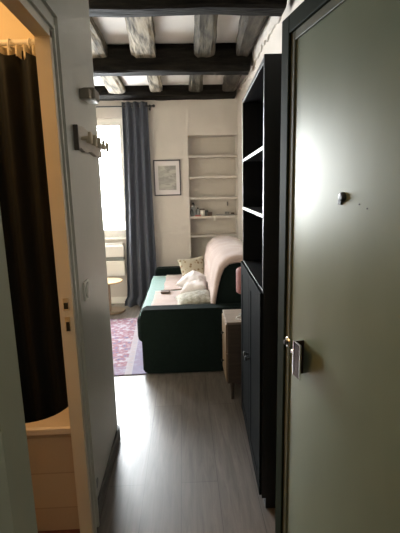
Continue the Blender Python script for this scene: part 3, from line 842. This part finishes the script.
setp(MB().lathe([(0.026, 0.0), (0.030, 0.006), (0.030, 0.026), (0.024, 0.034)], (0.585, 5.46, zs+0.014), 'z', 18).build('round_tin', GREYM), 'small round tin on the flat tray in the alcove', 'tin')
setp(MB().box(0.64, 5.44, zs+0.014, 0.685, 5.485, zs+0.034, 0.003).build('small_box', BROWNP), 'small dark box on the right end of the alcove tray', 'box')
hk = thing('wall_hook', 'small metal hook on the back of the alcove', 'hook', (0.605, 5.57, 1.27))
MB().box(0.595, 5.566, 1.275, 0.615, 5.57, 1.330, 0.001).build('plate', GREYM, hk)
MB().tube([(0.605, 5.566, 1.315), (0.605, 5.545, 1.305), (0.605, 5.540, 1.285), (0.605, 5.548, 1.275)], 0.004, 8).build('prong', GREYM, hk)

# ================================================================== CORRIDOR WALL FITTINGS
rk = thing('coat_rack', 'wooden peg rack on the corridor wall', 'coat rack', (XL, 1.98, 1.69))
oy0, oy1 = 1.775, 2.265
out = [(oy0, 1.679), (oy0+0.04, 1.689), (oy0+0.12, 1.677), (oy0+0.24, 1.689), (oy0+0.36, 1.677), (oy1-0.03, 1.687), (oy1, 1.679),
       (oy1, 1.774), (oy1-0.08, 1.784), (oy0+0.24, 1.774), (oy0+0.10, 1.784), (oy0, 1.774)]
MB().prism(out, 'x', XL, XL+0.018).build('back_board', RACKW, rk)
MB().box(XL, oy0-0.006, 1.675, XL+0.020, oy0+0.004, 1.778, 0.002).build('end_edge', RACKE, rk, label='dark near end of the rack')
for y in (1.83, 1.93, 2.03, 2.13, 2.23):
    pg = MB().tube([(XL+0.017, y, 1.728), (XL+0.050, y, 1.731)], [0.008, 0.009], 12).build('peg', PEGW, rk)
    MB().box(XL+0.048, y-0.011, 1.706, XL+0.064, y+0.011, 1.756, 0.006, 3).build('peg_tab', PEGW, pg)
bx = thing('wall_box', 'grey-brown box mounted on the wall above the coat rack', 'wall box', (XL, 2.03, 1.916))
MB().box(XL, 1.925, 1.912, XL+0.046, 1.972, 1.956, 0.004).build('end_block', BOXG, bx)
MB().box(XL, 1.975, 1.924, XL+0.060, 2.085, 1.972, 0.008, 3).build('body', BOXG, bx)
MB().box(XL+0.008, 1.985, 1.919, XL+0.056, 2.075, 1.9245, 0.002).build('lower_edge', WHITE, bx, label='white lower edge')
sw = thing('light_switch', 'white light switch on the corridor wall by the bathroom doorway', 'light switch', (XL, 1.77, 1.03))
MB().box(XL, 1.728, 1.028, XL+0.009, 1.812, 1.112, 0.003).build('plate', WHITE, sw)
MB().box(XL+0.008, 1.748, 1.040, XL+0.014, 1.792, 1.100, 0.003).build('rocker', WHITE, sw)
MB().torus((XL+0.009, 1.770, 1.070), 0.034, 0.0022, 'x', 24, 6).build('rim', GREYM, sw)
sm = MB().lathe([(0.024, 0.0), (0.024, 0.0015), (0.020, 0.002)], (XL, 1.70, 0.145), 'x', 20)
setp(sm.build('cable_cover', RADG), 'small round grey cover low on the corridor wall', 'cover plate')

# ================================================================== BATHROOM
tub = thing('bathtub', 'cream bathtub behind a tiled front in the bathroom', 'bathtub', (-1.25, 1.86, 0))
TX0, TX1, TY0, TY1, TZ = -2.04, -0.484, 1.52, 2.198, 0.555
MB().box(TX0, TY0+0.012, 0.0, TX1, TY0+0.035, TZ-0.028).build('tiled_front', TILES, tub)
tm = MB()
ox0, ox1, oy0_, oy1_ = TX0, TX1, TY0-0.002, TY1
def rrect(x0, x1, y0, y1, r, z, n=8):
    P = []
    for cx, cy, a0 in ((x1-r, y1-r, 0), (x0+r, y1-r, PI/2), (x0+r, y0+r, PI), (x1-r, y0+r, 1.5*PI)):
        for i in range(n+1):
            a = a0+PI/2*i/n; P.append((cx+r*math.cos(a), cy+r*math.sin(a), z))
    return P
loops = [rrect(ox0, ox1, oy0_, oy1_, 0.004, TZ-0.030), rrect(ox0, ox1, oy0_, oy1_, 0.006, TZ-0.006), rrect(ox0+0.008, ox1-0.008, oy0_+0.008, oy1_-0.008, 0.01, TZ),
         rrect(ox0+0.06, ox1-0.055, oy0_+0.045, oy1_-0.05, 0.17, TZ-0.001), rrect(ox0+0.07, ox1-0.065, oy0_+0.055, oy1_-0.06, 0.16, TZ-0.014),
         rrect(ox0+0.16, ox1-0.11, oy0_+0.10, oy1_-0.10, 0.13, 0.20), rrect(ox0+0.22, ox1-0.17, oy0_+0.15, oy1_-0.15, 0.10, 0.15)]
prev = None
first = None
for lp_ in loops:
    ring = [tm.bm.verts.new(p) for p in lp_]
    if prev:
        for i in range(len(ring)): tm.bm.faces.new((prev[i], prev[(i+1) % len(ring)], ring[(i+1) % len(ring)], ring[i]))
    prev = ring
tm.bm.faces.new(prev)
tm.build('tub_shell', TUBM, tub, smooth=False)

sr = thing('shower_rod', 'white shower rod across the bathroom', 'shower rod', (-1.28, 1.72, 2.06))
MB().tube([(-2.05, 1.72, 2.075), (-0.482, 1.72, 2.075)], 0.011, 14).build('rod', WHITE, sr)
sc = thing('shower_curtain', 'charcoal shower curtain hanging inside the tub', 'shower curtain', (-0.95, 1.72, 0.3))
def shower_fn(u, v):
    x0, x1 = -1.45, -0.535
    x = x0+(x1-x0)*u - 0.02*(1-v)
    ph = u*2*PI*9
    a = 0.020
    y = 1.72 + a*math.sin(ph+math.sin(v*2.2)*0.8) + 0.012*math.sin(u*17+v*2)
    dx, dy = (x1-x0), a*math.cos(ph)*2*PI*9
    ln = math.hypot(dx, dy)
    z = 0.30 + v*(1.735 + 0.012*math.sin(ph*1.0))
    return (x, y, z), (dy/ln, -dx/ln, 0)
MB().sheet(shower_fn, 150, 24, 0.003).build('curtain_cloth', SHOWC, sc, smooth=True)
def hem_fn(u, v):
    x0, x1 = -1.45, -0.55
    x = x0+(x1-x0)*u
    ph = u*2*PI*27
    y = 1.72 + 0.014*math.sin(ph) + 0.008*math.sin(u*31)
    dx, dy = (x1-x0), 0.014*math.cos(ph)*2*PI*27
    ln = math.hypot(dx, dy)
    return (x, y, 2.018 + v*0.045 + (0.008*math.sin(ph*0.5) if v < 0.5 else 0)), (dy/ln, -dx/ln, 0)
MB().sheet(hem_fn, 220, 3, 0.003).build('ruffled_hem', SHOWT, sc, smooth=True, label='pale gathered top hem')
for k in range(12):
    MB().torus((-1.42+k*0.0768, 1.72, 2.068), 0.020, 0.0035, 'x', 14, 6).build('curtain_ring', WHITE, sc)

bl = thing('ceiling_lamp', 'round lamp on the bathroom ceiling, out of the frame', 'lamp', (-1.20, 1.36, 2.40))
MB().lathe([(0.075, 0.10), (0.080, 0.085), (0.080, 0.07)], (0, 0, 0), 'z', 24).build('base', WHITE, bl, local=True)
LAMPM = mat('warm_lamp_glass', (0.9, 0.8, 0.6), 0.4, 0.0, 3, emit=((1.0, 0.60, 0.22), 6.0))
MB().lathe([(0.02, -0.012), (0.06, 0.0), (0.09, 0.03), (0.09, 0.055), (0.078, 0.072)], (0, 0, 0), 'z', 24).build('glass_shade', LAMPM, bl, local=True, smooth=True)
ld = bpy.data.lights.new('bathroom_bulb', 'POINT'); ld.energy = 13.0; ld.color = (1.0, 0.60, 0.26); ld.shadow_soft_size = 0.10
lo_ = bpy.data.objects.new('bathroom_bulb', ld); COL.objects.link(lo_); lo_.location = (-1.20, 1.36, 2.30)

ll = thing('ceiling_lamp', 'added round fill lamp on the unseen landing ceiling behind the camera', 'lamp', (0.15, -0.25, 2.75))  # lamp and bulb added as neutral fill for door, jamb and corridor wall
MB().lathe([(0.10, 0.099), (0.11, 0.085), (0.11, 0.07)], (0, 0, 0), 'z', 24).build('base', WHITE, ll, local=True)
LAMPN = mat('fill_lamp_glass', (0.9, 0.88, 0.82), 0.4, 0.0, 3, emit=((1.0, 0.95, 0.86), 3.0))
MB().lathe([(0.02, -0.012), (0.08, 0.0), (0.12, 0.03), (0.12, 0.055), (0.10, 0.072)], (0, 0, 0), 'z', 24).build('glass_shade', LAMPN, ll, local=True, smooth=True)
ld2 = bpy.data.lights.new('landing_fill', 'POINT'); ld2.energy = 9.0; ld2.color = (1.0, 0.96, 0.88); ld2.shadow_soft_size = 0.15
lo2 = bpy.data.objects.new('landing_fill', ld2); COL.objects.link(lo2); lo2.location = (0.15, -0.25, 2.58)
